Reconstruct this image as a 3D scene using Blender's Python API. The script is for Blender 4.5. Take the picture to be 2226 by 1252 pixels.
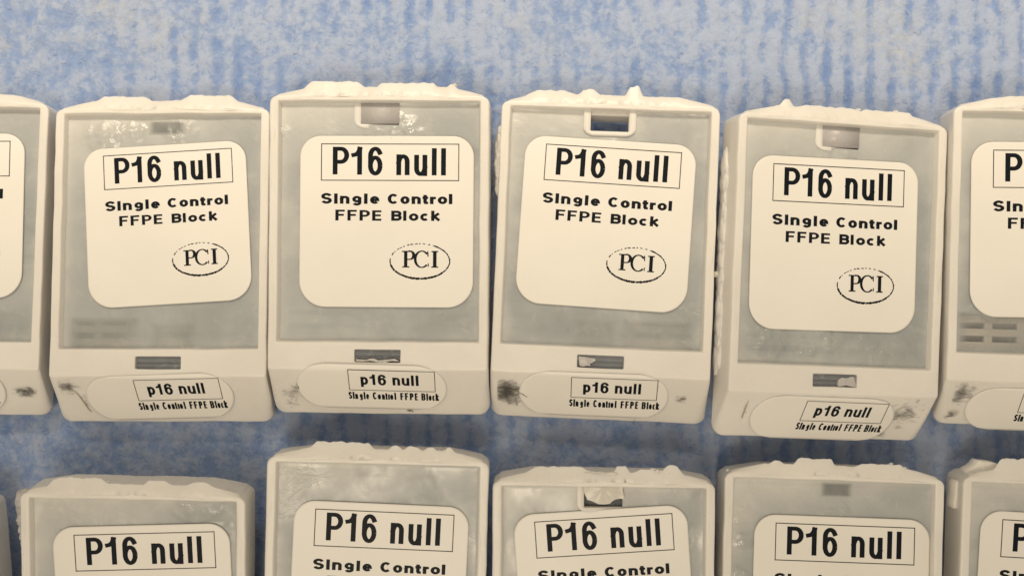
import bpy, bmesh, math, random
import numpy as np
from mathutils import Vector, Matrix, noise
for o in list(bpy.data.objects): bpy.data.objects.remove(o)
MM = 0.001
SC = bpy.context.scene
COL = SC.collection

# ------------------------------------------------------------------ camera
CAM_H = 170.0
cam = bpy.data.cameras.new('camera'); camo = bpy.data.objects.new('camera', cam); COL.objects.link(camo)
camo.location = (0, 0, CAM_H*MM); camo.rotation_euler = (0, 0, 0)
cam.lens = 42.7; cam.sensor_width = 36; cam.clip_start = 0.005; cam.clip_end = 5
cam.dof.use_dof = True; cam.dof.focus_distance = 0.161; cam.dof.aperture_fstop = 19
SC.camera = camo

# ------------------------------------------------------------------ world and lamps
w = bpy.data.worlds.new('World'); SC.world = w; w.use_nodes = True
w.node_tree.nodes['Background'].inputs[0].default_value = (1.0, 0.87, 0.68, 1)
w.node_tree.nodes['Background'].inputs[1].default_value = 0.475
def lamp(name, loc, target, size, power, color, spread=180):
    l = bpy.data.lights.new(name, 'AREA'); l.energy = power; l.color = color; l.size = size*MM; l.shape = 'DISK'
    l.spread = math.radians(spread)
    o = bpy.data.objects.new(name, l); COL.objects.link(o); o.location = Vector(loc)*MM
    d = (Vector(target)-Vector(loc)); o.rotation_euler = d.to_track_quat('-Z', 'Y').to_euler()
    return o
bench = lamp('bench_lamp', (15, 165, 205), (15, 58, 5), 30, 0.080, (1.0, 0.85, 0.65), 36)
bench.data.shape = 'RECTANGLE'; bench.data.size = 0.34; bench.data.size_y = 0.03
lamp('ceiling_lamp', (-60, -170, 500), (0, 30, 5), 150, 0.090, (1.0, 0.85, 0.65), 60)
SC.view_settings.view_transform = 'Standard'; SC.view_settings.look = 'None'
SC.view_settings.exposure = 0; SC.view_settings.gamma = 1

# ------------------------------------------------------------------ materials
def mat(name):
    m = bpy.data.materials.new(name); m.use_nodes = True
    nt = m.node_tree; b = nt.nodes['Principled BSDF']
    return m, nt, b
def N(nt, t, **k):
    n = nt.nodes.new(t)
    for a, v in k.items():
        if a.startswith('i_'):
            n.inputs[a[2:].replace('_', ' ')].default_value = v
        else: setattr(n, a, v)
    return n
def noise_tex(nt, vec, scale, detail=4, rough=0.55, dist=0):
    n = N(nt, 'ShaderNodeTexNoise'); n.inputs['Scale'].default_value = scale; n.inputs['Detail'].default_value = detail
    n.inputs['Roughness'].default_value = rough; n.inputs['Distortion'].default_value = dist
    nt.links.new(vec, n.inputs['Vector']); return n
def ramp(nt, fac, stops):
    r = N(nt, 'ShaderNodeValToRGB'); e = r.color_ramp.elements
    while len(e) < len(stops): e.new(0.5)
    for k, (p, c) in enumerate(stops):
        e[k].position = p; e[k].color = (c[0], c[1], c[2], 1) if not isinstance(c, (int, float)) else (c, c, c, 1)
    nt.links.new(fac, r.inputs[0]); return r
def mapped(nt, sc=(1, 1, 1)):
    tc = N(nt, 'ShaderNodeTexCoord'); oi = N(nt, 'ShaderNodeObjectInfo')
    mp = N(nt, 'ShaderNodeMapping'); mp.inputs['Scale'].default_value = sc
    nt.links.new(tc.outputs['Object'], mp.inputs['Vector'])
    mu = N(nt, 'ShaderNodeVectorMath', operation='SCALE'); cb = N(nt, 'ShaderNodeCombineXYZ')
    nt.links.new(oi.outputs['Random'], cb.inputs[0]); nt.links.new(oi.outputs['Random'], cb.inputs[2])
    nt.links.new(cb.outputs[0], mu.inputs[0]); mu.inputs['Scale'].default_value = 0.7
    nt.links.new(mu.outputs[0], mp.inputs['Location'])
    return mp.outputs[0]
def bump(nt, b, hgt, strength, dist):
    bp = N(nt, 'ShaderNodeBump'); bp.inputs['Strength'].default_value = strength; bp.inputs['Distance'].default_value = dist*MM
    nt.links.new(hgt, bp.inputs['Height']); nt.links.new(bp.outputs[0], b.inputs['Normal']); return bp
def mixrgb(nt, fac, a, b):
    m = N(nt, 'ShaderNodeMix', data_type='RGBA')
    if isinstance(fac, (int, float)): m.inputs[0].default_value = fac
    else: nt.links.new(fac, m.inputs[0])
    for s, k in ((a, 6), (b, 7)):
        if isinstance(s, tuple): m.inputs[k].default_value = (*s, 1)
        else: nt.links.new(s, m.inputs[k])
    return m.outputs[2]

# white moulded plastic, waxy film and specks on it
PLASTIC, nt, b = mat('white_plastic')
v = mapped(nt)
n1 = noise_tex(nt, v, 130, 3); c1 = ramp(nt, n1.outputs[0], [(0.3, (0.78, 0.755, 0.71)), (0.7, (0.84, 0.815, 0.77))])
sp = noise_tex(nt, v, 1500, 1, 0.4); spr = ramp(nt, sp.outputs[0], [(0.795, 0), (0.82, 0.75)])
spn = noise_tex(nt, v, 60, 1); spm = ramp(nt, spn.outputs[0], [(0.5, 0), (0.6, 1)])
mul = N(nt, 'ShaderNodeMath', operation='MULTIPLY'); nt.links.new(spr.outputs[0], mul.inputs[0]); nt.links.new(spm.outputs[0], mul.inputs[1])
col = mixrgb(nt, mul.outputs[0], c1.outputs[0], (0.22, 0.17, 0.12))
nt.links.new(col, b.inputs['Base Color'])
b.inputs['Roughness'].default_value = 0.38
b.inputs['Subsurface Weight'].default_value = 0.25; b.inputs['Subsurface Radius'].default_value = (1, 0.8, 0.5); b.inputs['Subsurface Scale'].default_value = 1.0*MM
n2 = noise_tex(nt, v, 380, 5, 0.6); bump(nt, b, n2.outputs[0], 0.5, 0.10)

# cloudy paraffin seen from above: a film over the cassette floor
def wax_material(name, lo, hi, see_through):
    m, nt, b = mat(name)
    v = mapped(nt)
    n1 = noise_tex(nt, v, 75, 4, 0.6, 0.6); c1 = ramp(nt, n1.outputs[0], [(0.33, lo), (0.67, hi)])
    n3 = noise_tex(nt, v, 420, 4, 0.65, 0.4); r3 = ramp(nt, n3.outputs[0], [(0.55, 0), (0.85, 0.5)])
    col = mixrgb(nt, r3.outputs[0], c1.outputs[0], (0.66, 0.64, 0.58))
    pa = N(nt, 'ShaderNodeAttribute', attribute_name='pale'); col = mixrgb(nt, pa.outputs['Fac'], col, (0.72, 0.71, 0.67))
    nt.links.new(col, b.inputs['Base Color'])
    b.inputs['Roughness'].default_value = 0.26
    rr = noise_tex(nt, v, 160, 3); rg = ramp(nt, rr.outputs[0], [(0.35, 0.22), (0.65, 0.5)]); nt.links.new(rg.outputs[0], b.inputs['Roughness'])
    b.inputs['Subsurface Weight'].default_value = 0.3; b.inputs['Subsurface Radius'].default_value = (1, 0.9, 0.7); b.inputs['Subsurface Scale'].default_value = 1.2*MM
    n2 = noise_tex(nt, v, 330, 5, 0.6, 0.8)
    pm = noise_tex(nt, v, 70, 2); pr = ramp(nt, pm.outputs[0], [(0.50, 0.04), (0.72, 0.9)])
    sa = N(nt, 'ShaderNodeAttribute', attribute_name='sparkle'); mxx = N(nt, 'ShaderNodeMath', operation='MAXIMUM')
    nt.links.new(pr.outputs[0], mxx.inputs[0]); sm3 = N(nt, 'ShaderNodeMath', operation='MULTIPLY'); sm3.inputs[1].default_value = 0.5; nt.links.new(sa.outputs['Fac'], sm3.inputs[0]); nt.links.new(sm3.outputs[0], mxx.inputs[1])
    mr = N(nt, 'ShaderNodeMapRange'); nt.links.new(sa.outputs['Fac'], mr.inputs[0]); nt.links.new(rg.outputs[0], mr.inputs[3]); mr.inputs[4].default_value = 0.08
    nt.links.new(mr.outputs[0], b.inputs['Roughness'])
    mu = N(nt, 'ShaderNodeMath', operation='MULTIPLY'); nt.links.new(n2.outputs[0], mu.inputs[0]); nt.links.new(mxx.outputs[0], mu.inputs[1])
    n4 = noise_tex(nt, v, 1000, 3, 0.6, 0.3); m4 = N(nt, 'ShaderNodeMath', operation='MULTIPLY'); nt.links.new(n4.outputs[0], m4.inputs[0]); nt.links.new(sa.outputs['Fac'], m4.inputs[1])
    m5 = N(nt, 'ShaderNodeMath', operation='MULTIPLY_ADD'); m5.inputs[1].default_value = 0.55; nt.links.new(m4.outputs[0], m5.inputs[0]); nt.links.new(mu.outputs[0], m5.inputs[2])
    bump(nt, b, m5.outputs[0], 0.9, 0.45)
    if see_through:
        at = N(nt, 'ShaderNodeAttribute', attribute_name='clarity'); tr = N(nt, 'ShaderNodeBsdfTransparent')
        tr.inputs[0].default_value = (0.95, 0.93, 0.9, 1)
        mx = N(nt, 'ShaderNodeMixShader'); out = nt.nodes['Material Output']
        nt.links.new(at.outputs['Fac'], mx.inputs[0]); nt.links.new(b.outputs[0], mx.inputs[1]); nt.links.new(tr.outputs[0], mx.inputs[2])
        nt.links.new(mx.outputs[0], out.inputs['Surface'])
    return m
WAX = wax_material('cloudy_paraffin', (0.34, 0.365, 0.375), (0.45, 0.47, 0.47), True)
WAXDARK = wax_material('deep_grey_paraffin', (0.15, 0.165, 0.19), (0.21, 0.225, 0.245), False)
WAXMID = wax_material('lilac_grey_paraffin', (0.46, 0.45, 0.46), (0.56, 0.54, 0.53), False)
WAXPALE = wax_material('pale_paraffin', (0.62, 0.60, 0.54), (0.74, 0.71, 0.65), False)

PAPER, nt, b = mat('label_paper')
v = mapped(nt); n1 = noise_tex(nt, v, 90, 3); c1 = ramp(nt, n1.outputs[0], [(0.3, (0.855, 0.83, 0.775)), (0.7, (0.895, 0.87, 0.82))])
nt.links.new(c1.outputs[0], b.inputs['Base Color']); b.inputs['Roughness'].default_value = 0.42
n2 = noise_tex(nt, v, 110, 3, 0.5, 0.5); bump(nt, b, n2.outputs[0], 0.35, 0.35)
INK, nt, b = mat('black_printing_ink')
b.inputs['Base Color'].default_value = (0.006, 0.009, 0.014, 1); b.inputs['Roughness'].default_value = 0.45; b.inputs['Specular IOR Level'].default_value = 0.12
THIN, nt, b = mat('thin_printed_line')
b.inputs['Base Color'].default_value = (0.03, 0.03, 0.03, 1); b.inputs['Roughness'].default_value = 0.5

# marker / soot smear: coverage broken up by noise, fades at its own edge
SMUDGE, nt, b = mat('black_smear')
b.inputs['Base Color'].default_value = (0.035, 0.033, 0.032, 1); b.inputs['Roughness'].default_value = 0.7
v = mapped(nt, (0.6, 1.35, 1.35)); tc = N(nt, 'ShaderNodeAttribute', attribute_name='coverage')
n1 = noise_tex(nt, v, 620, 6, 0.8, 2.2)
ad = N(nt, 'ShaderNodeMath', operation='ADD'); nt.links.new(n1.outputs[0], ad.inputs[0]); nt.links.new(tc.outputs['Fac'], ad.inputs[1])
r1 = ramp(nt, ad.outputs[0], [(0.72, 0), (1.02, 0.75)])
tr = N(nt, 'ShaderNodeBsdfTransparent'); mx = N(nt, 'ShaderNodeMixShader'); out = nt.nodes['Material Output']
nt.links.new(r1.outputs[0], mx.inputs[0]); nt.links.new(tr.outputs[0], mx.inputs[1]); nt.links.new(b.outputs[0], mx.inputs[2]); nt.links.new(mx.outputs[0], out.inputs['Surface'])

STREAK, nt, b = mat('brown_grey_streak')
b.inputs['Base Color'].default_value = (0.36, 0.32, 0.26, 1); b.inputs['Roughness'].default_value = 0.6
# blue absorbent pad
PAD, nt, b = mat('blue_absorbent_tissue')
tc = N(nt, 'ShaderNodeTexCoord'); ov = tc.outputs['Object']
at = N(nt, 'ShaderNodeAttribute', attribute_name='fluff')
n1 = noise_tex(nt, ov, 330, 5, 0.62, 0.5); n2 = noise_tex(nt, ov, 1050, 4, 0.75, 0.4)
a1 = N(nt, 'ShaderNodeMath', operation='MULTIPLY_ADD'); nt.links.new(n1.outputs[0], a1.inputs[0]); a1.inputs[1].default_value = 0.45; nt.links.new(at.outputs['Fac'], a1.inputs[2])
a2 = N(nt, 'ShaderNodeMath', operation='MULTIPLY_ADD'); nt.links.new(n2.outputs[0], a2.inputs[0]); a2.inputs[1].default_value = 0.58; nt.links.new(a1.outputs[0], a2.inputs[2])
cr = ramp(nt, a2.outputs[0], [(0.55, (0.065, 0.15, 0.44)), (0.80, (0.15, 0.25, 0.53)), (1.0, (0.235, 0.335, 0.58)), (1.0, (0.37, 0.45, 0.63))])
e = cr.color_ramp.elements; e[0].position = 0.40; e[1].position = 0.64; e[2].position = 0.86; e[3].position = 1.12 if False else 1.0
n5 = noise_tex(nt, ov, 42, 3, 0.6); r5 = ramp(nt, n5.outputs[0], [(0.50, 0), (0.68, 1)]); n6 = noise_tex(nt, ov, 420, 4, 0.7); r6 = ramp(nt, n6.outputs[0], [(0.42, 0), (0.66, 0.8)])
m6 = N(nt, 'ShaderNodeMath', operation='MULTIPLY'); nt.links.new(r5.outputs[0], m6.inputs[0]); nt.links.new(r6.outputs[0], m6.inputs[1])
nt.links.new(mixrgb(nt, m6.outputs[0], cr.outputs[0], (0.45, 0.485, 0.54)), b.inputs['Base Color']); b.inputs['Roughness'].default_value = 0.75; b.inputs['Sheen Weight'].default_value = 0.2
bump(nt, b, a2.outputs[0], 0.8, 0.6)
FIBRE, nt, b = mat('pale_paper_fibre'); b.inputs['Base Color'].default_value = (0.33, 0.42, 0.62, 1); b.inputs['Roughness'].default_value = 0.5

# ------------------------------------------------------------------ helpers
def link(name, me, parent=None):
    o = bpy.data.objects.new(name, me); COL.objects.link(o)
    if parent is not None: o.parent = parent
    return o
def to_mesh(bm, name, m, smooth=True, scale=MM):
    bmesh.ops.scale(bm, vec=(scale,)*3, verts=bm.verts)
    me = bpy.data.meshes.new(name); bm.to_mesh(me); bm.free(); me.materials.append(m)
    if smooth: me.shade_smooth()
    return me
def box_bm(x0, x1, y0, y1, z0, z1, bm=None):
    bm = bm or bmesh.new()
    vs = [bm.verts.new((x, y, z)) for z in (z0, z1) for y in (y0, y1) for x in (x0, x1)]
    for f in ((0, 2, 3, 1), (4, 5, 7, 6), (0, 1, 5, 4), (2, 6, 7, 3), (0, 4, 6, 2), (1, 3, 7, 5)): bm.faces.new([vs[i] for i in f])
    return bm
def evaluated(o):
    dg = bpy.context.evaluated_depsgraph_get(); dg.update()
    return bpy.data.meshes.new_from_object(o.evaluated_get(dg))

# shell dimensions in mm, origin at the middle of the rim plane
HX, RX, RN, RS = 14.44, 13.56, 18.1, -13.94
YN, YR, YF, ZF = 18.55, -17.39, -23.6, -5.2
SL = Vector((0, YR-YF, -ZF)).normalized(); SN = Vector((0, -SL.z, SL.y)); SLEN = math.hypot(YR-YF, ZF); SC0 = Vector((0, (YR+YF)/2, ZF/2))

def ledge(x, seed, prof):
    """how far the broken hinge edge stands out behind the rim at x"""
    a = abs(x); base = 1.35*min(1, max(0, (HX-a-0.1)/5.2))**0.8
    p = 0
    for (c, wd, h, sh) in prof:
        t = abs(x-c)/wd
        if t < 1: p = max(p, h*min(1, (1-t)*sh)*(1+.25*noise.noise(Vector((x*1.3, seed, 2)))))
    j = 0.08*noise.noise(Vector((x*1.1, seed*7.3, 0)))+0.045*noise.noise(Vector((x*3.7, seed*3.1, 5)))
    if a > 9.5: j *= 0.25
    return base+p+j

def make_shell_mesh(seed, prof):
    rnd = random.Random(seed)
    nx = 96
    def outline(hx, north, south, rs):
        pts = []
        # south edge from west to east with rounded corners
        for k in range(7):
            a = math.pi+k/6*math.pi/2; pts.append((-hx+rs+rs*math.cos(a), south+rs+rs*math.sin(a)))
        for k in range(1, 12): pts.append((-hx+rs+(2*hx-2*rs)*k/12, south))
        for k in range(7):
            a = 1.5*math.pi+k/6*math.pi/2; pts.append((hx-rs+rs*math.cos(a), south+rs+rs*math.sin(a)))
        for k in range(1, 14): pts.append((hx, south+rs+(YN-1.0-south-rs)*k/14))
        for k in range(5):
            a = k/5*math.pi/2; pts.append((hx-1+math.cos(a), YN-1+math.sin(a)))
        for k in range(nx+1):
            x = (hx-1)*(1-2*k/nx); pts.append((x, north(x)))
        for k in range(1, 6):
            a = math.pi/2+k/5*math.pi/2; pts.append((-hx+1+math.cos(a), YN-1+math.sin(a)))
        for k in range(1, 14): pts.append((-hx, YN-1-(YN-1.0-south-rs)*k/14))
        return pts
    flat = lambda x: YN
    out = lambda x: YN+ledge(x, seed, prof)
    mid = lambda x: YN+0.55*1.35*min(1, max(0, (HX-abs(x)-0.1)/5.2))**0.8
    rings = [(-6.0, outline(HX+0.12, lambda x: YN+0.75*ledge(x, seed, [])*1.0, YF, 1.5)),
             (-5.2, outline(HX+0.12, lambda x: YN+0.75*ledge(x, seed, [])*1.0, YF, 1.5)),
             (-1.0, outline(HX+0.08, lambda x: YN+0.80*ledge(x, seed, []), YF+(5.2-1.0)/5.2*(YR-YF), 0.6)),
             (-0.62, outline(HX+0.08, out, YF+(5.2-0.62)/5.2*(YR-YF), 0.6)),
             (-0.30, outline(HX+0.05, mid, YF+(5.2-0.30)/5.2*(YR-YF), 0.5)),
             (0, outline(HX, flat, YR, 0.4))]
    bm = bmesh.new(); prev = None; first = None
    for z, pts in rings:
        vs = [bm.verts.new((x, y, z)) for x, y in pts]
        if prev:
            for k in range(len(vs)): bm.faces.new((prev[k], prev[(k+1) % len(vs)], vs[(k+1) % len(vs)], vs[k]))
        else: first = vs
        prev = vs
    bm.faces.new(prev); bm.faces.new(first[::-1])
    bmesh.ops.recalc_face_normals(bm, faces=bm.faces)
    me = bpy.data.meshes.new('t'); bm.to_mesh(me); bm.free(); o = link('t', me)
    cut = bmesh.new()
    vs = []
    for z, gx, gy in ((-7, -1.7, -1.2), (1, 0.0, 0.0)):
        vs.append([cut.verts.new(p) for p in ((-RX-gx, RS-gy, z), (RX+gx, RS-gy, z), (RX+gx, RN+gy, z), (-RX-gx, RN+gy, z))])
    cut.faces.new(vs[0][::-1]); cut.faces.new(vs[1])
    for k in range(4): cut.faces.new((vs[0][k], vs[0][(k+1) % 4], vs[1][(k+1) % 4], vs[1][k]))
    slot = box_bm(-3.05, 3.05, -16.45, -14.78, -7, 1)
    tmp = []
    for cbm in (cut, slot):
        bmesh.ops.recalc_face_normals(cbm, faces=cbm.faces)
        cme = bpy.data.meshes.new('c'); cbm.to_mesh(cme); cbm.free(); co = link('c', cme); tmp.append(co)
        md = o.modifiers.new('b', 'BOOLEAN'); md.operation = 'DIFFERENCE'; md.object = co; md.solver = 'EXACT'
    md = o.modifiers.new('v', 'BEVEL'); md.use_clamp_overlap = False; md.width = 0.17; md.segments = 3; md.limit_method = 'ANGLE'; md.angle_limit = math.radians(28)
    me2 = evaluated(o)
    for t in tmp+[o]: bpy.data.objects.remove(t)
    bm = bmesh.new(); bm.from_mesh(me2)
    bmesh.ops.triangulate(bm, faces=bm.faces)
    for it in range(3):
        es = [e for e in bm.edges if e.calc_length() > 3.0]
        if not es: break
        bmesh.ops.subdivide_edges(bm, edges=es, cuts=1); bmesh.ops.triangulate(bm, faces=bm.faces)
    for q in bm.verts:
        p = q.co*0.28+Vector((seed*5, 0, 0)); d = noise.noise_vector(p)*0.09; p2 = q.co*1.2+Vector((seed*5, 9, 0)); d += noise.noise_vector(p2)*0.025
        q.co += d
    return to_mesh(bm, 'shell', PLASTIC)

def rounded(cx, cy, hx, hy, rt, rb, n=10):
    pts = []
    for (sx, sy, r, a0) in ((1, 1, rt, 0), (-1, 1, rt, 90), (-1, -1, rb, 180), (1, -1, rb, 270)):
        for k in range(n+1):
            a = math.radians(a0+90*k/n); pts.append((cx+sx*(hx-r)+r*math.cos(a), cy+sy*(hy-r)+r*math.sin(a)))
    return pts

def plate(pts, z0, z1, fn=None, rings=(1.0, 0.66, 0.33)):
    """thin sheet with thickness from an outline round the origin, concentric rings so it can bend"""
    bm = bmesh.new(); n = len(pts)
    low = [bm.verts.new((x, y, z0)) for x, y in pts]
    prev = low
    for s in rings:
        vs = [bm.verts.new((x*s, y*s, z1)) for x, y in pts]
        for k in range(n): bm.faces.new((prev[k], prev[(k+1) % n], vs[(k+1) % n], vs[k]))
        prev = vs
    c = bm.verts.new((0, 0, z1))
    for k in range(n): bm.faces.new((prev[k], prev[(k+1) % n], c))
    if fn:
        for q in bm.verts: q.co = fn(q.co)
    return bm

# ------------------------------------------------------------------ lettering as strokes
def arc(cx, cy, rx, ry, a0, a1, n=14):
    return [(cx+rx*math.cos(math.radians(a0+(a1-a0)*k/n)), cy+ry*math.sin(math.radians(a0+(a1-a0)*k/n))) for k in range(n+1)]
GL = {
 'P': [[(0, -.0), (0, 1)], [(0, 1), (.5, 1)]+arc(.5, .725, .5, .275, 90, -90)+[(0, .45)]],
 '1': [[(1, 0), (1, 1)], [(0, .74), (.35, .76), (.75, .84), (1, 1)]],
 '6': [arc(.5, .32, .5, .32, 0, 360, 28), arc(.5, .72, .5, .28, 25, 180)+[(0, .32)]],
 'n': [[(0, 0), (0, 1)], [(0, .66)]+arc(.52, .68, .48, .32, 150, 0)+[(1, 0)]],
 'u': [[(1, 1), (1, 0)], [(0, 1), (0, .32)]+arc(.48, .32, .48, .32, 180, 330)+[(1, .34)]],
 'l': [[(.5, 0), (.5, 1)]],
 'S': [arc(.5, .74, .5, .26, 15, 180)+[(.06, .62), (.3, .53), (.7, .47), (.94, .38)]+arc(.5, .26, .5, .26, 15, -165)],
 'g': [arc(.5, .62, .5, .38, 0, 360, 24), [(1, 1), (1, -.02)]+arc(.5, -.02, .5, .30, 0, -160)],
 'e': [arc(.5, .5, .5, .5, -38, -360, 26)+[(0.02, .5)]],
 'C': [arc(.5, .5, .5, .5, 42, 318, 28)],
 'c': [arc(.5, .5, .5, .5, 45, 315, 24)],
 'o': [arc(.5, .5, .5, .5, 0, 360, 28)],
 't': [[(.4, 1.32), (.4, .18), (.62, 0), (1, .0)], [(0, 1), (1, 1)]],
 'r': [[(0, 0), (0, 1)], [(0, .62), (.3, .92), (1, .98)]],
 'F': [[(0, 0), (0, 1)], [(0, 1), (1, 1)], [(0, .53), (.85, .53)]],
 'E': [[(0, 0), (0, 1)], [(0, 1), (1, 1)], [(0, .52), (.9, .52)], [(0, 0), (1, 0)]],
 'B': [[(0, 0), (0, 1)], [(0, 1), (.6, 1)]+arc(.6, .765, .36, .235, 90, -90, 8)+[(0, .53)], [(.6, .53)]+arc(.62, .265, .38, .265, 90, -90, 8)+[(0, 0)]],
 'k': [[(0, 0), (0, 1)], [(0, .28), (.9, .72)], [(.3, .42), (1, 0)]],
 'p': [[(0, -.38), (0, 1)], arc(.5, .5, .5, .5, 0, 360, 24)],
}
def ribbon(bm, pts, wx, wy, z, jit=None):
    n = len(pts); L = []; Rr = []
    for i in range(n):
        a = Vector(pts[max(i-1, 0)]); b2 = Vector(pts[min(i+1, n-1)]); p = Vector(pts[i])
        if i and i < n-1:
            d1 = (p-a); d2 = (b2-p); d1 = d1.normalized() if d1.length else d2.normalized(); d2 = d2.normalized() if d2.length else d1
            t = (d1+d2); t = t.normalized() if t.length > 1e-6 else d1; m = 1/max(0.6, t.dot(d1))
        else: t = (b2-a).normalized(); m = 1
        k = 1.0 if jit is None else jit(i/n)
        nx, ny = -t.y*wx/2*m*k, t.x*wy/2*m*k
        L.append(bm.verts.new((p.x+nx, p.y+ny, z))); Rr.append(bm.verts.new((p.x-nx, p.y-ny, z)))
    for i in range(n-1): bm.faces.new((L[i], Rr[i], Rr[i+1], L[i+1]))
def glyph(bm, ch, x0, x1, y0, h, wx, wy, z):
    if ch in 'lI': x0, x1 = (x0+x1)/2-wx/2, (x0+x1)/2+wx/2
    for k, s in enumerate(GL['l' if ch == 'I' else ch]):
        pts = [Vector((x0+wx/2+u*(x1-x0-wx), y0+wy/2+v2*(h-wy))) for u, v2 in s]
        if ch not in 'SCceog' and not (ch == '6' and k == 0) and not (ch == 'p' and k == 1):
            # square stroke ends reach the full height and width of the letter
            for e, nb in ((0, 1), (-1, -2)):
                d = (pts[e]-pts[nb])
                if d.length > 1e-9:
                    d.normalize(); pts[e] = pts[e]+Vector((d.x*wx/2, d.y*wy/2))
        ribbon(bm, pts, wx, wy, z+0.003*k)
    if ch == 'e': ribbon(bm, [(x0+wx/2, y0+h*0.52), (x1-wx/2, y0+h*0.52)], wx, wy*0.7, z+0.006)

Z1 = 0.012
def big(zx): return (zx-665.6)/54.37
def title_mesh():
    bm = bmesh.new(); X = lambda a: (690+a/6.956-842)/16.5; Y = lambda a: (481-305-a/6.956)/16.5
    for ch, a, c, t, u in (('P', 240, 487, 105, 521), ('1', 520, 683, 105, 523), ('6', 773, 992, 103, 535), ('n', 1200, 1400, 216, 528), ('u', 1468, 1666, 222, 540), ('l', 1735, 1805, 122, 530), ('l', 1875, 1944, 122, 530)):
        glyph(bm, ch, X(a), X(c), Y(u), Y(t)-Y(u), 0.64, 0.52, Z1)
    return to_mesh(bm, 'lettering', INK, False)
def sub_mesh(which):
    bm = bmesh.new(); X = lambda a: (690+a/7.18-842)/16.5; Y = lambda a: (481-410-a/7.18)/16.5
    if which == 1:
        for ch, a, c, t in (('S', 72, 240, 72), ('I', 275, 328, 78), ('n', 365, 514, 115), ('g', 556, 700, 115), ('l', 740, 795, 78), ('e', 833, 978, 118),
                             ('C', 1108, 1280, 80), ('o', 1305, 1450, 118), ('n', 1480, 1624, 120), ('t', 1648, 1738, 122), ('r', 1765, 1858, 124), ('o', 1885, 2035, 120), ('l', 2058, 2112, 80)):
            glyph(bm, ch, X(a), X(c), Y(238), Y(t)-Y(238), 0.47, 0.31, Z1)
    else:
        for ch, a, c, t in (('F', 295, 442, 330), ('F', 483, 629, 332), ('P', 672, 835, 335), ('E', 868, 1012, 338), ('B', 1165, 1330, 342), ('l', 1350, 1402, 342), ('o', 1440, 1590, 383), ('c', 1615, 1757, 383), ('k', 1785, 1918, 340)):
            glyph(bm, ch, X(a), X(c), Y(498), Y(t)-Y(498), 0.43, 0.25 if ch in 'FPE' else 0.31, Z1)
    return to_mesh(bm, 'lettering', INK, False)
def emblem_text_mesh():
    bm = bmesh.new(); y = (629-955)/54.37; H = 118/54.37
    def X(a): return big(a)
    T, t = 0.44, 0.15
    # P with serifs
    ribbon(bm, [(X(805), y), (X(805), y+H)], T, T, Z1+0.002); ribbon(bm, [(X(780), y+t/2), (X(832), y+t/2)], t, t, Z1+0.004); ribbon(bm, [(X(778), y+H-t/2), (X(838), y+H-t/2)], t, t, Z1+0.006)
    ribbon(bm, [(X(805), y+H-t/2), (X(835), y+H-t/2)]+arc(X(835), y+H*.74, X(862)-X(835), H*.25, 90, -90)+[(X(805), y+H*.49)], T*.95, t, Z1+0.008)
    # C
    ribbon(bm, arc(X(920), y+H/2, X(970)-X(920)-.05, H/2-.02, 38, 318, 26), T*.8, t, Z1+0.010); ribbon(bm, [(X(962), y+H*.98), (X(964), y+H*.66)], t, t, Z1+0.012)
    ribbon(bm, [(X(966), y+H*.05), (X(966), y+H*.26)], t*.8, t, Z1+0.014)
    # I
    ribbon(bm, [(X(1012), y), (X(1012), y+H)], T*1.05, T, Z1+0.016); ribbon(bm, [(X(988), y+t/2), (X(1036), y+t/2)], t, t, Z1+0.018); ribbon(bm, [(X(988), y+H-t/2), (X(1036), y+H-t/2)], t, t, Z1+0.020)
    return to_mesh(bm, 'lettering', INK, False)
def emblem_ring_mesh():
    bm = bmesh.new(); rnd = random.Random(4); cx, cy = big(906), (629-910)/54.37; rx, ry = 3.90, 2.28
    a = 0
    while a < 360:
        top = 55 < a < 150
        ln = rnd.uniform(5, 9) if not top else rnd.uniform(2.5, 6)
        k = 0.30 if 190 < a < 320 else (0.19 if not top else 0.13)
        pts = [(cx+(rx+rnd.uniform(-.03, .03))*math.cos(math.radians(a+ln*i/5)), cy+(ry+rnd.uniform(-.03, .03))*math.sin(math.radians(a+ln*i/5))) for i in range(6)]
        ribbon(bm, pts, k*0.8, k, Z1, lambda t: rnd.uniform(.6, 1.15))
        a += ln+(rnd.uniform(1.5, 6) if top else (12 if 150 < a < 160 else rnd.choice((-.6, -.6, -.6, .7))))
    return to_mesh(bm, 'oval_outline', INK, False)
def frame_mesh(x0, y0, x1, y1, t, z=Z1):
    bm = bmesh.new(); k = 24
    for a, c in (((x0, y0), (x1, y0)), ((x1, y0), (x1, y1)), ((x1, y1), (x0, y1)), ((x0, y1), (x0, y0))):
        d = (Vector(c)-Vector(a)).normalized()*t/2
        ribbon(bm, [(a[0]-d.x+(c[0]-a[0]+2*d.x)*i/k, a[1]-d.y+(c[1]-a[1]+2*d.y)*i/k) for i in range(k+1)], t, t, z)
    return to_mesh(bm, 'border', THIN, False)
TITLE, SUB1, SUB2, ETEXT, ERING = title_mesh(), sub_mesh(1), sub_mesh(2), emblem_text_mesh(), emblem_ring_mesh()
BORDER = frame_mesh(-8.6, 10.13, 9.42, 5.37, 0.12)
def sticker_mesh(seed):
    def f(c):
        n = noise.noise(Vector((c.x*.11, c.y*.11, seed*3)))*0.0
        return Vector((c.x, c.y, c.z+n))
    return to_mesh(plate(rounded(0, 0, 11.4, 11.2, 2.7, 3.4), -0.13, 0, f, (1.0, .985, .6, .3)), 'sticker', PAPER)

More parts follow.
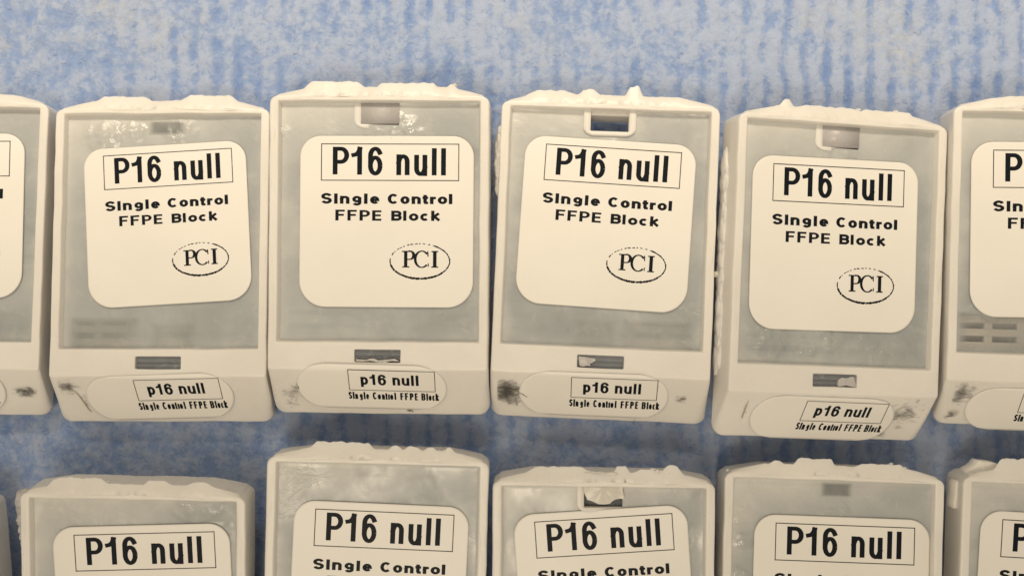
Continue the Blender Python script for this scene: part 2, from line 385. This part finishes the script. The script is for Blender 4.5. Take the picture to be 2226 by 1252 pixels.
# small pill label on the sloping face, bent over the ridge where it reaches it
def on_face(lx, ly, z, off):
    """label coordinates (label centre) to shell coordinates"""
    cx, cy, rot = off; c, s = math.cos(rot), math.sin(rot)
    x, vv = cx+lx*c-ly*s, cy+lx*s+ly*c
    half = SLEN/2-0.12; r = 0.0
    if vv <= half: return SC0+Vector((x, 0, 0))+SL*vv+SN*(z+0.16)
    e = vv-half; ang = min(1.0, e/0.5)
    p = SC0+SL*half+Vector((x, 0, 0))
    d = (SL*(1-ang*.5)+Vector((0, 1, 0))*(ang*.5)).normalized()
    up = (SN*(1-ang)+Vector((0, 0, 1))*ang).normalized()
    return p+d*e+up*(z+0.16)
def bend(bm, off):
    es = [e for e in bm.edges if e.calc_length() > 1.2]
    for q in bm.verts: q.co = on_face(q.co.x, q.co.y, q.co.z, off)
    return bm
PX0, PY0 = -3.0, 3.15
def small_text(off):
    X = lambda a: PX0+a
    bm = bmesh.new(); base = PY0-2.6
    for ch, a, c, y, h in (('p', 1.58, 2.57, 0, 1.42), ('1', 2.78, 3.52, 0, 1.88), ('6', 3.88, 4.96, -.05, 1.95), ('n', 5.80, 6.80, 0, 1.42), ('u', 7.02, 8.03, 0, 1.40), ('l', 8.27, 8.62, 0, 1.88), ('l', 8.88, 9.25, 0, 1.88)):
        glyph(bm, ch, X(a), X(c), base+y, h, 0.37, 0.33, Z1)
    a = to_mesh(bend(bm, off), 'lettering', INK, False)
    bm = bmesh.new(); base = PY0-5.25
    for ch, a0, c0, hh in (('S', 838, 870, 1), ('I', 880, 890, 1), ('n', 899, 926, .72), ('g', 943, 970, .72), ('l', 984, 993, 1), ('e', 1003, 1031, .72), ('C', 1066, 1105, 1), ('o', 1113, 1143, .72),
                         ('n', 1153, 1181, .72), ('t', 1186, 1206, .72), ('r', 1211, 1229, .72), ('o', 1231, 1260, .72), ('l', 1274, 1285, 1), ('F', 1327, 1358, 1), ('F', 1371, 1402, 1), ('P', 1417, 1453, 1),
                         ('E', 1464, 1492, 1), ('B', 1527, 1566, 1), ('l', 1577, 1587, 1), ('o', 1596, 1623, .72), ('c', 1629, 1656, .72), ('k', 1661, 1693, 1)):
        glyph(bm, ch, (a0-838)/70.9-.2+PX0, (c0-838)/70.9-.2+PX0, base, 1.3*hh, 0.235, 0.22, Z1)
    return a, to_mesh(bend(bm, off), 'lettering', INK, False)
def small_border(off):
    bm = bmesh.new(); k = 20; t = 0.1; x0, y0, x1, y1 = PX0, PY0, PX0+11.4, PY0-3.6
    for a, c in (((x0, y0), (x1, y0)), ((x1, y0), (x1, y1)), ((x1, y1), (x0, y1)), ((x0, y1), (x0, y0))):
        ribbon(bm, [(a[0]+(c[0]-a[0])*i/k, a[1]+(c[1]-a[1])*i/k) for i in range(k+1)], t, t, Z1)
    return to_mesh(bend(bm, off), 'border', THIN, False)
def pill_mesh(off):
    bm = bmesh.new(); hx, hy = 9.95, 3.85; pts = rounded(0, 0, hx, hy, 3.8, 3.8, 12)
    nx, ny = 60, 24; top = {}
    # rows of a strip whose ends follow the pill outline
    rows = []
    for j in range(ny+1):
        y = -hy+2*hy*j/ny; r = 3.8; dy = abs(y)-(hy-r)
        e = hx-r+math.sqrt(max(0, r*r-max(0, dy)**2)); e = max(e, hx-r)
        rows.append([bm.verts.new((-e+2*e*i/nx, y, 0)) for i in range(nx+1)])
    for j in range(ny):
        for i in range(nx): bm.faces.new((rows[j][i], rows[j][i+1], rows[j+1][i+1], rows[j+1][i]))
    ext = bmesh.ops.extrude_edge_only(bm, edges=[e for e in bm.edges if e.is_boundary])
    for q in [g for g in ext['geom'] if isinstance(g, bmesh.types.BMVert)]: q.co.z = -0.1
    bmesh.ops.recalc_face_normals(bm, faces=bm.faces)
    return to_mesh(bend(bm, off), 'label', PAPER)

# ------------------------------------------------------------------ wax inside the recess
WZ = -1.25
def wax_sheet(seed, opening, clear, fill=0.0, meniscus=()):
    """opening: None or (x0,x1,y0,y1); clear: soft clear patches (cx,cy,rx,ry,amount)"""
    nx, ny = 108, 128; X0, X1, Y0, Y1 = -RX-0.05, RX+0.05, RS-0.05, RN+0.05
    bm = bmesh.new(); lay = bm.verts.layers.float.new('clarity'); lp = bm.verts.layers.float.new('pale'); lg = bm.verts.layers.float.new('sparkle'); g = []
    for j in range(ny+1):
        row = []
        for i in range(nx+1):
            x = X0+(X1-X0)*i/nx; y = Y0+(Y1-Y0)*j/ny
            d = min(x-X0, X1-x, y-Y0, Y1-y)
            z = WZ+0.28*math.exp(-d/0.35)+0.10*noise.noise(Vector((x*.12, y*.12, seed)))
            rough = max(0, noise.noise(Vector((x*.16+3, y*.16, seed*2.3)))-0.12)
            z += rough*0.22*noise.noise(Vector((x*1.1, y*1.1, seed+4)))
            for (mx_, my_, r_, a_) in meniscus:
                dd = math.hypot((x-mx_)/r_, (y-my_)/r_*1.4)
                if dd < 1: z += a_*(1-dd*dd)**2*(0.8+0.5*noise.noise(Vector((x*1.5, y*1.5, seed))))
            q = bm.verts.new((x, y, z)); a = 0
            q[lg] = max([0]+[min(1, 2.2*(1-min(1, math.hypot((x-m_[0])/m_[2], (y-m_[1])/m_[2]*1.4)))) for m_ in meniscus])*max(0, min(1, .6+1.6*noise.noise(Vector((x*.7, y*.7, seed+2)))))
            for (cx, cy, rx, ry, am) in clear:
                dd = max(abs(x-cx)/rx, abs(y-cy)/ry)
                a = max(a, am*max(0, min(1, (1-dd)*3)))
            cloud = noise.noise(Vector((x*.13, y*.13, seed+20)))*.5+.5*noise.noise(Vector((x*.4, y*.4, seed+9)))
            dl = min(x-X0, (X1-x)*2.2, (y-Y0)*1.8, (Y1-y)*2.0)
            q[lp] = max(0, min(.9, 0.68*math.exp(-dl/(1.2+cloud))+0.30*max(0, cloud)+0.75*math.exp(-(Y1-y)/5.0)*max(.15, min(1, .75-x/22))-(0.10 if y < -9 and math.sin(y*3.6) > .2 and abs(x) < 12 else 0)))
            q[lay] = a*(0.92+0.25*noise.noise(Vector((x*.3, y*.3, 3)))); q[lp] = q[lp]*(1-a)
            row.append(q)
        g.append(row)
    for j in range(ny):
        for i in range(nx):
            cx = X0+(X1-X0)*(i+.5)/nx; cy = Y0+(Y1-Y0)*(j+.5)/ny
            if opening and opening[0] < cx < opening[1] and opening[2] < cy < opening[3]: continue
            bm.faces.new((g[j][i], g[j][i+1], g[j+1][i+1], g[j+1][i]))
    bmesh.ops.delete(bm, geom=[q for q in bm.verts if not q.link_faces], context='VERTS')
    return to_mesh(bm, 'wax', WAX)

def grid_floor_mesh(hole):
    """perforated plate under the wax, two banks of short slots"""
    bm = bmesh.new(); z0, z1 = -2.9, -1.9
    ys = [RS-.1]; y = RS+1.6; rows = []
    while y < RN-6: rows.append((y, y+0.8)); y += 1.75
    cols = [(-12.4+k*4.25, -12.4+k*4.25+3.2) for k in range(6)]
    prev = RS-.1
    for a, c in rows:
        box_bm(-RX-.1, RX+.1, prev, a, z0, z1, bm)
        px = -RX-.1
        for u0, u1 in cols: box_bm(px, u0, a, c, z0, z1, bm); px = u1
        box_bm(px, RX+.1, a, c, z0, z1, bm); prev = c
    hy = 15.0
    box_bm(-RX-.1, RX+.1, prev, hy, z0, z1, bm)
    box_bm(-RX-.1, -2.6, hy, RN+.1, z0, z1, bm); box_bm(2.6, RX+.1, hy, RN+.1, z0, z1, bm); box_bm(-2.6, 2.6, 17.3, RN+.1, z0, z1, bm)
    return to_mesh(bm, 'grid_floor', PLASTIC, False)
GRID = grid_floor_mesh(True)

def bracket_mesh(seed, top, left=True, right=True):
    """U shaped catch round the small opening"""
    bm = bmesh.new(); out = []; inn = []
    n = 8
    o = [(-3.55, 18.0)]+[(-3.55+1.5+1.5*math.cos(a), 14.45+1.1+1.1*math.sin(a)) for a in [math.pi+k/n*math.pi/2 for k in range(n+1)]]
    i_ = [(-2.55, 18.0)]+[(-2.55+.1+.1*math.cos(a), 15.05+.1+.1*math.sin(a)) for a in [math.pi+k/n*math.pi/2 for k in range(n+1)]]
    o += [(-x, y) for x, y in o[::-1]]; i_ += [(-x, y) for x, y in i_[::-1]]
    T = []; 
    def zz(x, y): return top+0.10*noise.noise(Vector((x*.9, y*.9, seed*3.3)))-(0 if (x < 0 and left) or (x >= 0 and right) else 0.75)
    a = [bm.verts.new((x, y, -2.6)) for x, y in o]; b_ = [bm.verts.new((x*.99, y, zz(x, y)-.12)) for x, y in o]
    b2 = [bm.verts.new((x*.96, y+.05, zz(x, y))) for x, y in o]
    c2 = [bm.verts.new((x*1.03, y-.04, zz(x, y))) for x, y in i_]; c = [bm.verts.new((x, y, zz(x, y)-.12)) for x, y in i_]; d = [bm.verts.new((x, y, -3.3)) for x, y in i_]
    for p, q in ((a, b_), (b_, b2), (b2, c2), (c2, c), (c, d)):
        for k in range(len(p)-1): bm.faces.new((p[k], p[k+1], q[k+1], q[k]))
    bmesh.ops.recalc_face_normals(bm, faces=bm.faces)
    return to_mesh(bm, 'latch_bracket', PLASTIC)

def lump_mesh(pts, m, h, seed, amp=0.12, flat=0.35, nm='residue'):
    """irregular flattened blob following a chain of (x,y,z,r)"""
    bm = bmesh.new()
    for (x, y, z, r) in pts:
        ret = bmesh.ops.create_icosphere(bm, subdivisions=3, radius=r)
        for q in ret['verts']:
            d = 1+amp*2*noise.noise(q.co*(1.6/r)+Vector((seed, x, y)))+amp*noise.noise(q.co*(4/r)+Vector((seed, x, y)))
            q.co = Vector((q.co.x*d*h[0], q.co.y*d*h[1], q.co.z*d*h[2]))+Vector((x, y, z))
    return to_mesh(bm, nm, m)

def slab_mesh(outline, z, dome, thick, seed, m, nm):
    cx = sum(p[0] for p in outline)/len(outline); cy = sum(p[1] for p in outline)/len(outline); pts = []
    for k, p in enumerate(outline):
        q = outline[(k+1) % len(outline)]
        for i in range(6):
            x = p[0]+(q[0]-p[0])*i/6; y = p[1]+(q[1]-p[1])*i/6
            d = noise.noise_vector(Vector((x*.9, y*.9, seed)))*.22; pts.append((x+d.x-cx, y+d.y-cy))
    def f(c):
        r = noise.noise(Vector((c.x*.7, c.y*.7, seed+3)))*.16+noise.noise(Vector((c.x*2.1, c.y*2.1, seed+3)))*.06
        return Vector((c.x+cx, c.y+cy, c.z+(r if c.z > z-.01 else 0)))
    bm = plate(pts, z-thick, z, f, (1.0, .96, .88, .7, .5, .3, .15))
    for q in bm.verts:
        w_ = max(0, 1-math.hypot((q.co.x-cx)/3.5, (q.co.y-cy)/2.5)); 
        if q.co.z > z-thick+.01: q.co.z += dome*w_
    bmesh.ops.recalc_face_normals(bm, faces=bm.faces)
    return to_mesh(bm, nm, m)

def smudge_mesh(cx, cy, rx, ry, dens, seed):
    """(cx,cy) on the sloping face in face coordinates"""
    bm = bmesh.new(); lay = bm.verts.layers.float.new('coverage'); n = 16; g = []
    for j in range(n+1):
        row = []
        for i in range(n+1):
            u, v2 = -1+2*i/n, -1+2*j/n
            x = max(-13.6, min(13.6, cx+u*rx)); y = max(-SLEN/2+.15, min(SLEN/2-.2, cy+v2*ry))
            q = bm.verts.new(SC0+Vector((x, 0, 0))+SL*y+SN*0.14); r = math.hypot(u, v2)
            q[lay] = dens*max(0, 1-r)**0.7-0.25*max(0, r-.6)-(.5 if r > .95 else 0)+.12*noise.noise(Vector((x, y, seed)))
            row.append(q)
        g.append(row)
    for j in range(n):
        for i in range(n):
            f = (g[j][i], g[j][i+1], g[j+1][i+1], g[j+1][i]); bm.faces.new(f)
    return to_mesh(bm, 'smear', SMUDGE)

def wax_block_mesh(M, seed, ymax):
    """paraffin block under the cassette, its lower face pressed on the pad"""
    bm = bmesh.new(); inv = M.inverted(); pts = rounded(0, 0, 13.4, 16.2, 1.5, 1.5, 5)
    pts = [(x, min(y-1.2, ymax)) for x, y in pts]; prev = None
    for z, s in ((-3.25, 1.0), (-6.1, 1.0), (None, 0.9)):
        vs = []
        for x, y in pts:
            j = 1+0.015*noise.noise(Vector((x*.5, y*.5, seed)))
            if z is not None: vs.append(bm.verts.new((x*s*j, y*s*j, z)))
            else:
                W = M @ Vector((x*s*j, y*s*j, -6)); W.z = 0.25; vs.append(bm.verts.new(inv @ W))
        if prev:
            for k in range(len(vs)): bm.faces.new((prev[k], vs[k], vs[(k+1) % len(vs)], prev[(k+1) % len(vs)]))
        else: bm.faces.new(vs)
        prev = vs
    bm.faces.new(prev[::-1]); bmesh.ops.recalc_face_normals(bm, faces=bm.faces)
    return to_mesh(bm, 'wax_block', WAXMID)

# ------------------------------------------------------------------ the cassettes
# pose: x, y, z of the rim centre in mm, yaw, pitch, roll in degrees
G = 'white tissue cassettes laid out in two rows'
BLOCKS = [
 dict(pose=(-77.46, 6.66, 7.07, -.53, -4.38, 1.35), label='leftmost cassette of the upper row, cut off by the left edge of the photo',
      st=(-.11, 3.18, .97, 1.0), pl=(-.6, .3, 0), prof=[(-3, 2.5, .3, 3)], br=None, sm=[(12.0, .2, 1.9, 1.3, .55)], cl=[]),
 dict(pose=(-47.17, 5.63, 7.28, -.07, -3.79, -.48), label='upper row cassette with bright glints on the wax just above its label, second from left',
      st=(.67, 3.04, 3.53, .965), pl=(-.2, .42, 2.0), prof=[(-5.4, 3.7, .55, 4), (6.2, 3.9, .75, 3)], br=None, sm=[(-12.3, 2.2, 1.6, 1.6, .50), (-10.4, -.6, .5, 2.2, .33)],
      ln=[[(-12.0, 1.9), (-11.4, 1.3), (-11.0, .5), (-10.7, -.5), (-10.3, -1.7), (-10.0, -2.2)]], cl=[(-7.6, -12.0, 5.0, 2.6, .30), (1.6, -12, 3.2, 1.8, .2), (.3, 16.2, 2.6, 1.0, .5)], men=[(-8.3, 15.0, 3.6, .45), (-4.5, 15.6, 2.4, .3), (2, 15.8, 3, .25)]),
 dict(pose=(-17.58, 6.69, 10.47, -.39, -.69, -1.61), label='upper row cassette whose small opening is filled with lilac grey wax, clean grey slot below',
      st=(.95, 2.1, .02, 1.01), pl=(-.93, .9, -1.2), prof=[(-6.1, 4.1, .75, 4), (3.6, 3.9, .55, 9), (9.6, .7, .5, 1.5)], br=('mid', -1.12), sm=[(-11.6, -.6, 2.0, 2.9, .36), (3.8, -3.3, .45, .35, .55)],
      ln=[[(3.7, -3.0), (4.1, -3.35), (4.3, -3.6)], [(-11.0, 1.6), (-10.8, 1.1), (-10.7, .6)]], cl=[], men=[(2, 14, 4.5, .35), (-12.8, 14, 1.2, .4)]),
 dict(pose=(12.34, 5.86, 9.27, -2.41, -1.58, -2.64), label='upper row cassette with an unfilled see-through opening, strong black smear at its lower left',
      st=(-.03, 2.68, -1.68, 1.0), pl=(-.7, .5, .4), prof=[(-8.2, 3.4, .45, 2.5), (-2.9, 1.4, .75, 2), (3.1, 1.15, 1.35, 2.2)], br=('open', -.8), sm=[(-12.2, .4, 2.2, 2.6, .66), (10.9, .4, 1.2, 1.0, .42)],
      ln=[[(-12.0, .9), (-11.2, .7), (-10.2, .2), (-9.6, -.3)], [(-11.3, .4), (-11.1, -1.0), (-10.9, -2.0)], [(-12.6, -.4), (-12.2, -1.4), (-11.9, -1.7)], [(5, -3.6), (5.05, -3.8)]], cl=[(7.5, -11.8, 5.0, 2.0, .25), (-1, -12, 3, 2, .15)], men=[(0, 13.2, 3.0, .22)]),
 dict(pose=(42.87, 3.51, 11.28, -2.53, -1.19, 9.16), label='upper row cassette leaning down to the right with its left wall showing',
      st=(-.42, 2.15, .67, 1.01), pl=(-.45, -.3, -.5), prof=[(-7.9, 1.0, 1.0, 1.6), (-2, 5.0, .35, 3), (6, 3.6, .35, 9)], br=('mid', -1.08), sm=[(10.6, 1.2, 3.2, 3.2, .40), (-11.4, 1.2, .4, 2.6, .36), (8.6, -2.8, 1.4, .8, .45)],
      ln=[[(-11.4, 2.6), (-11.5, 1.2), (-11.5, -.6)]], cl=[], men=[(-2, -10.8, 4.5, .35), (-9, -11, 4, .4), (0, 13.2, 4.5, .22), (6, -11.5, 5, .2)]),
 dict(pose=(71.96, 4.92, 11.38, -1.67, -.43, -3.05), label='rightmost cassette of the upper row, cut off, dark slots showing through wax',
      st=(.12, 2.69, .87, 1.03), pl=(-1.1, -.85, 0), prof=[(-5, 4, .3, 2)], br=None, sm=[(-12.0, 1.8, 1.9, 2.2, .50), (-12.6, -2.2, 1.2, 1.4, .50)],
      cl=[(-7.5, -11.0, 6.0, 2.7, .62), (2, -11.0, 8.0, 2.7, .6)], men=[(-9, -8.6, 2, .3)]),
 dict(pose=(-49.33, -45.08, 11.55, -1.41, 6.19, .59), label='lower row cassette with shiny wax on its left wall, whole right wall showing',
      st=(1.22, 2.97, 2.74, 1.01), pl=(-.5, .2, 0), prof=[(-7.3, 3.9, .75, 5), (3.0, 1.9, .6, 2), (8.6, 1.9, .5, 1.4)], br=None, sm=[], cl=[], men=[(8, 17.6, 4.5, .35)]),
 dict(pose=(-17.98, -40.97, 10.92, -1.54, .55, 1.20), label='lower row cassette whose level top edge reaches highest of its row',
      st=(.33, 1.31, -1.25, 1.01), pl=(-.5, .2, 0), prof=[(-4.8, 4.2, .85, 5), (2.2, .9, .5, 2), (4.4, 1.2, .5, 2), (6.8, .8, .45, 2), (9.3, .7, .5, 1.6)], br=None, sm=[],
      cl=[(-1.0, 16.8, 2.6, .9, .15)], men=[]),
 dict(pose=(11.84, -43.83, 11.31, -.46, 1.43, -1.19), label='lower row cassette with a wax lump in the notch above its upward tilted label',
      st=(.34, 3.59, 4.34, 1.0), pl=(-.5, .2, 0), prof=[(-5.9, 4.3, .65, 3), (2.3, 1.0, .85, 2.4), (8.9, 1.5, .95, 1.7), (5.5, 1.6, .4, 2)], br=('half', -.75), sm=[], cl=[], men=[(9.6, 13, 2.2, .3)]),
 dict(pose=(42.07, -43.35, 9.96, -1.94, -1.93, -.60), label='lower row cassette with glittering wax left of its label and a ragged top edge',
      st=(1.38, 1.61, -.09, 1.02), pl=(-.5, .2, 0), prof=[(-7.6, 1.0, .45, 1.5), (-2.6, 2.7, .85, 6), (6.2, 3.2, .45, 5)], br=None, sm=[], cl=[(.6, 16.6, 2.2, 1.0, .5)], men=[(-11.8, 12.5, 2.4, .2), (-12.2, 9.5, 2.2, .15), (-12.2, 5, 2.2, .15), (1, 13.2, 3, .1)]),
 dict(pose=(73.28, -43.91, 9.99, -2.19, .03, .01), label='rightmost cassette of the lower row, cut off at the bottom right corner',
      st=(-.1, 2.32, -1.23, 1.03), pl=(-.5, .2, 0), prof=[(-3.8, 6.5, 1.3, 8)], br=None, sm=[], cl=[], men=[(-8.5, 14.8, 2, .25)], side=True),
 dict(pose=(-81.95, -47.6, 10.6, 4.5, 0, 0), label='cassette showing only a thin strip of its right side at the bottom left corner',
      st=(0, 2.4, 0, 1.0), pl=(-.5, .2, 0), prof=[(0, 5, .4, 3)], br=None, sm=[], cl=[], men=[]),
]
def xform(cx, cy, rot, s, z):
    return Matrix.Translation(Vector((cx, cy, z))*MM) @ Matrix.Rotation(math.radians(rot), 4, 'Z') @ Matrix.Diagonal((s, s, 1, 1))
print_cache = {}
for idx, B in enumerate(BLOCKS):
    x, y, z, yaw, pit, rol = B['pose']
    R3 = Matrix.Rotation(math.radians(yaw), 4, 'Z') @ Matrix.Rotation(math.radians(pit), 4, 'X') @ Matrix.Rotation(math.radians(rol), 4, 'Y')
    M = Matrix.Translation((x, y, z)) @ R3
    root = link('tissue_cassette', None)
    root.empty_display_size = 0.005
    # the Empty stands at the thing's base on the pad; parts are offset up to the rim plane
    Mroot = Matrix.Translation(Vector((x, y, 0))*MM) @ R3
    root.matrix_world = Mroot
    off = R3.inverted() @ Matrix.Translation((0, 0, z*MM)) @ R3
    root['label'] = B['label']; root['category'] = 'cassette'; root['group'] = G
    def part(name, me, local=None, parent=None):
        o = link(name, me, parent or root)
        if parent is None: o.matrix_local = off @ (local or Matrix())
        elif local is not None: o.matrix_local = local
        return o
    sh = part('frame', make_shell_mesh(idx+1, B['prof']))
    sh.modifiers.new('w', 'WEIGHTED_NORMAL').keep_sharp = False
    br = B['br']
    opening = None
    if br: opening = (-2.6, 2.6, 15.0, RN+1)
    part('wax_fill', wax_sheet(idx*1.7+.4, opening, B['cl'], meniscus=B.get('men', ())))
    if B['cl'] or br: part('grid_floor', GRID)
    if br:
        part('latch_bracket', bracket_mesh(idx, br[1], True, br[0] == 'open'))
        if br[0] == 'mid':
            part('opening_wax', to_mesh(box_bm(-2.56, 2.56, 15.06, RN-.02, -2.4, -1.12), 'owax', WAXMID))
        if br[0] == 'half':
            part('opening_wax', to_mesh(box_bm(-2.56, 2.56, 15.06, RN-.02, -2.6, -1.95), 'owax', WAXDARK))
            pl_ = slab_mesh([(-2.7, 17.5), (-2.2, 16.2), (-.6, 15.6), (.7, 15.7), (1.4, 16.2), (2.6, 16.4), (2.5, 19.6), (.8, 19.75), (-1.0, 19.7), (-2.6, 19.8)], -.42, .22, 1.2, 3.3, WAXPALE, 'plug')
            part('wax_plug', pl_)
    # grey wax in the slot of the front band
    sb = bmesh.new(); box_bm(-3.2, 3.2, -15.55, -14.6, -2.2, -.55, sb); box_bm(-3.2, 3.2, -16.6, -15.57, -2.2, -.85, sb)
    part('slot_wax', to_mesh(sb, 'slot_wax', WAXDARK, False))
    if idx == 3: part('slot_residue', slab_mesh([(-2.9, -16.3), (-2.9, -15.0), (-.9, -15.1), (-.6, -15.5), (-1.3, -15.9), (-1.2, -16.3)], -.35, .08, .5, 4, WAXMID, 'residue'))
    if idx == 4: part('slot_residue', slab_mesh([(.6, -16.3), (.5, -15.6), (1.2, -15.2), (2.9, -15.0), (2.9, -16.3)], -.38, .08, .5, 6, WAXMID, 'residue'))
    if idx == 2: part('slot_residue', slab_mesh([(-2.9, -16.4), (-2.9, -16.1), (-1.4, -16.2), (-.4, -15.95), (.6, -16.25), (2.2, -16.1), (2.9, -16.4)], -.3, .05, .5, 7, WAXPALE, 'residue'))
    part('wax_block', wax_block_mesh(M, idx*2.2, 13.0 if br and br[0] == 'open' else 15.0))
    # big label
    cx, cy, rot, s = B['st']
    st = part('label_sticker', sticker_mesh(idx), xform(cx, cy, rot, s, WZ+0.30))
    part('border', BORDER, None, st)
    for me in (TITLE, SUB1, SUB2): part('lettering', me, None, st)
    part('emblem_lettering', ETEXT, None, st); part('emblem_oval', ERING, None, st)
    # small label on the sloping front, only where the photograph shows the front
    if idx < 6:
        px, py, pr = B['pl']; o3 = (px, py, math.radians(pr))
        pill = part('front_label', pill_mesh(o3))
        part('border', small_border(o3), None, pill)
        for me in small_text(o3): part('lettering', me, None, pill)
    for ln in B.get('ln', ()):
        bm = bmesh.new(); ribbon(bm, ln, 0.11, 0.11, 0, lambda t: 0.4+1.2*math.sin(math.pi*min(1, max(0, t))))
        part('scratch', to_mesh(bend(bm, (0, 0, 0)), 'scratch', STREAK, False))
    for (sx, sy, rx, ry, dn) in B['sm']: part('smear', smudge_mesh(sx, sy, rx*1.35, ry*1.3, dn*.9, idx))

# wax run over the walls of some cassettes
roots = [o for o in bpy.data.objects if o.name.startswith('tissue_cassette')]
roots.sort(key=lambda o: 0 if o.name == 'tissue_cassette' else int(o.name[-3:]))
def add_part(i, name, me):
    x, y, z, yaw, pit, rol = BLOCKS[i]['pose']
    o = link(name, me, roots[i]); R3 = roots[i].matrix_world.to_3x3().to_4x4()
    R3 = Matrix.Rotation(math.radians(yaw), 4, 'Z') @ Matrix.Rotation(math.radians(pit), 4, 'X') @ Matrix.Rotation(math.radians(rol), 4, 'Y')
    o.matrix_local = R3.inverted() @ Matrix.Translation((0, 0, z*MM)) @ R3
add_part(3, 'wax_run', lump_mesh([(-14.3, 14.2-k*1.0, -1.9-.05*k, 1.15+.25*math.sin(k*.6)) for k in range(8)], PLASTIC, (.75, 1.5, .9), 2.0, .14, nm='run'))
add_part(6, 'wax_run', lump_mesh([(-14.4, 17.3-k*1.0, -1.3-.03*k, 1.3-.1*k) for k in range(9)], WAXMID, (.95, 1, .7), 5.0, .18, nm='run'))
add_part(6, 'wax_run', lump_mesh([(-14.5, 1.8, -3, .9), (-14.4, .6, -3, 1.0), (-14.6, -.4, -3, .8)], WAXMID, (1.0, 1.1, .8), 6.0, .25, nm='run'))
add_part(4, 'wax_run', lump_mesh([(-14.6, 12-k*2.1, -4.6, 1.5+.15*math.sin(k*2.1)) for k in range(13)], PLASTIC, (.30, 1.6, .8), 9.0, .15, nm='run'))
add_part(3, 'wax_crumb', lump_mesh([(14.9, -3.4, -1.2, .42)], WAXPALE, (1.1, 1, 1), 1.0, .15, nm='crumb'))
add_part(10, 'wax_run', slab_mesh([(-14.9, 14.0), (-14.8, 17.4), (-13.2, 19.2), (-11.6, 20.4), (-9.8, 20.2), (-7.0, 19.4), (-6.8, 16.0)], -1.9, .1, 2.5, 8.0, PLASTIC, 'run'))
# specks of trimmed wax along the broken back edges
rc = random.Random(12)
for i, xs in ((2, (9.9,)), (4, (2.0, 7.4)), (6, (-3.6,)), (8, (6.4, 7.2)), (9, (-13.8, 7.8, 9.4))):
    for xx in xs:
        yy = YN+ledge(xx, i+1, BLOCKS[i]['prof'])
        add_part(i, 'wax_crumb', lump_mesh([(xx+rc.uniform(-.3, .3), yy-.05, -.8, rc.uniform(.12, .24)) for _ in range(2)], PLASTIC, (1.2, 1, .8), rc.random()*9, .3, nm='crumb'))

# ------------------------------------------------------------------ the pad
def fbm(x, y, s, seed, octv=4):
    v = 0; a = .5
    for k in range(octv):
        v += a*noise.noise(Vector((x*s, y*s, seed+k*7.7))); s *= 2.03; a *= .55
    return v
def pad_mesh():
    nx, ny = 480, 330; X0, X1, Y0, Y1 = -100, 100, -72, 66
    verts = []; fl = []
    for j in range(ny+1):
        y = Y0+(Y1-Y0)*j/ny
        for i in range(nx+1):
            x = X0+(X1-X0)*i/nx
            xx = x+0.8*noise.noise(Vector((x*.08, y*.14, 1)))+.25*noise.noise(Vector((x*.3, y*.6, 2)))
            rib = 1-max(0, 1-abs(((xx/2.95+.5) % 1)-.5)*3.2)**1.3*1.0
            ra = 0.60+0.9*noise.noise(Vector((x*.035+9, y*.10, 4)))+.006*x
            ra = max(0.1, ra)
            blot = fbm(x, y*.8, .11, 2.0, 4); fine = fbm(x, y*.75, .55, 8.0, 3)
            f = 0.42+0.34*blot+0.34*fine+0.24*(rib-.72)*ra*1.6+0.0006*x-.015
            verts.append((x*MM, y*MM, (0.25*f+0.22*rib*ra+0.28*fine-.25)*MM)); fl.append(f)
    faces = [(j*(nx+1)+i, j*(nx+1)+i+1, (j+1)*(nx+1)+i+1, (j+1)*(nx+1)+i) for j in range(ny) for i in range(nx)]
    me = bpy.data.meshes.new('pad'); me.from_pydata(verts, [], faces); me.materials.append(PAD)
    at = me.attributes.new('fluff', 'FLOAT', 'POINT'); at.data.foreach_set('value', [0.18+.62*f for f in fl]); me.shade_smooth()
    return me
pad = link('absorbent_pad', pad_mesh()); pad['kind'] = 'structure'; pad['label'] = 'blue ribbed absorbent paper pad under the cassettes'
rf = random.Random(77); fv = []; ff = []
for k in range(1500):
    x, y = rf.uniform(-75, 75), rf.choice((rf.uniform(18, 48), rf.uniform(-30, -14))); a = rf.uniform(0, math.pi*2); L = rf.uniform(.25, .9); cu = rf.uniform(-.6, .6); z = rf.uniform(.12, .55)
    base = len(fv); wd = rf.uniform(.02, .045); n = 5
    for i in range(n+1):
        fv += [((x-math.sin(a)*wd)*MM, (y+math.cos(a)*wd)*MM, z*MM), ((x+math.sin(a)*wd)*MM, (y-math.cos(a)*wd)*MM, z*MM)]
        x += math.cos(a)*L/n; y += math.sin(a)*L/n; a += cu/n; z += rf.uniform(-.04, .04)
    ff += [(base+2*i, base+2*i+1, base+2*i+3, base+2*i+2) for i in range(n)]
me = bpy.data.meshes.new('fibres'); me.from_pydata(fv, [], ff); me.materials.append(FIBRE)
fb = link('paper_fibres', me); fb['kind'] = 'stuff'; fb['label'] = 'loose pale fibres on the surface of the blue pad'; fb['category'] = 'fibres'
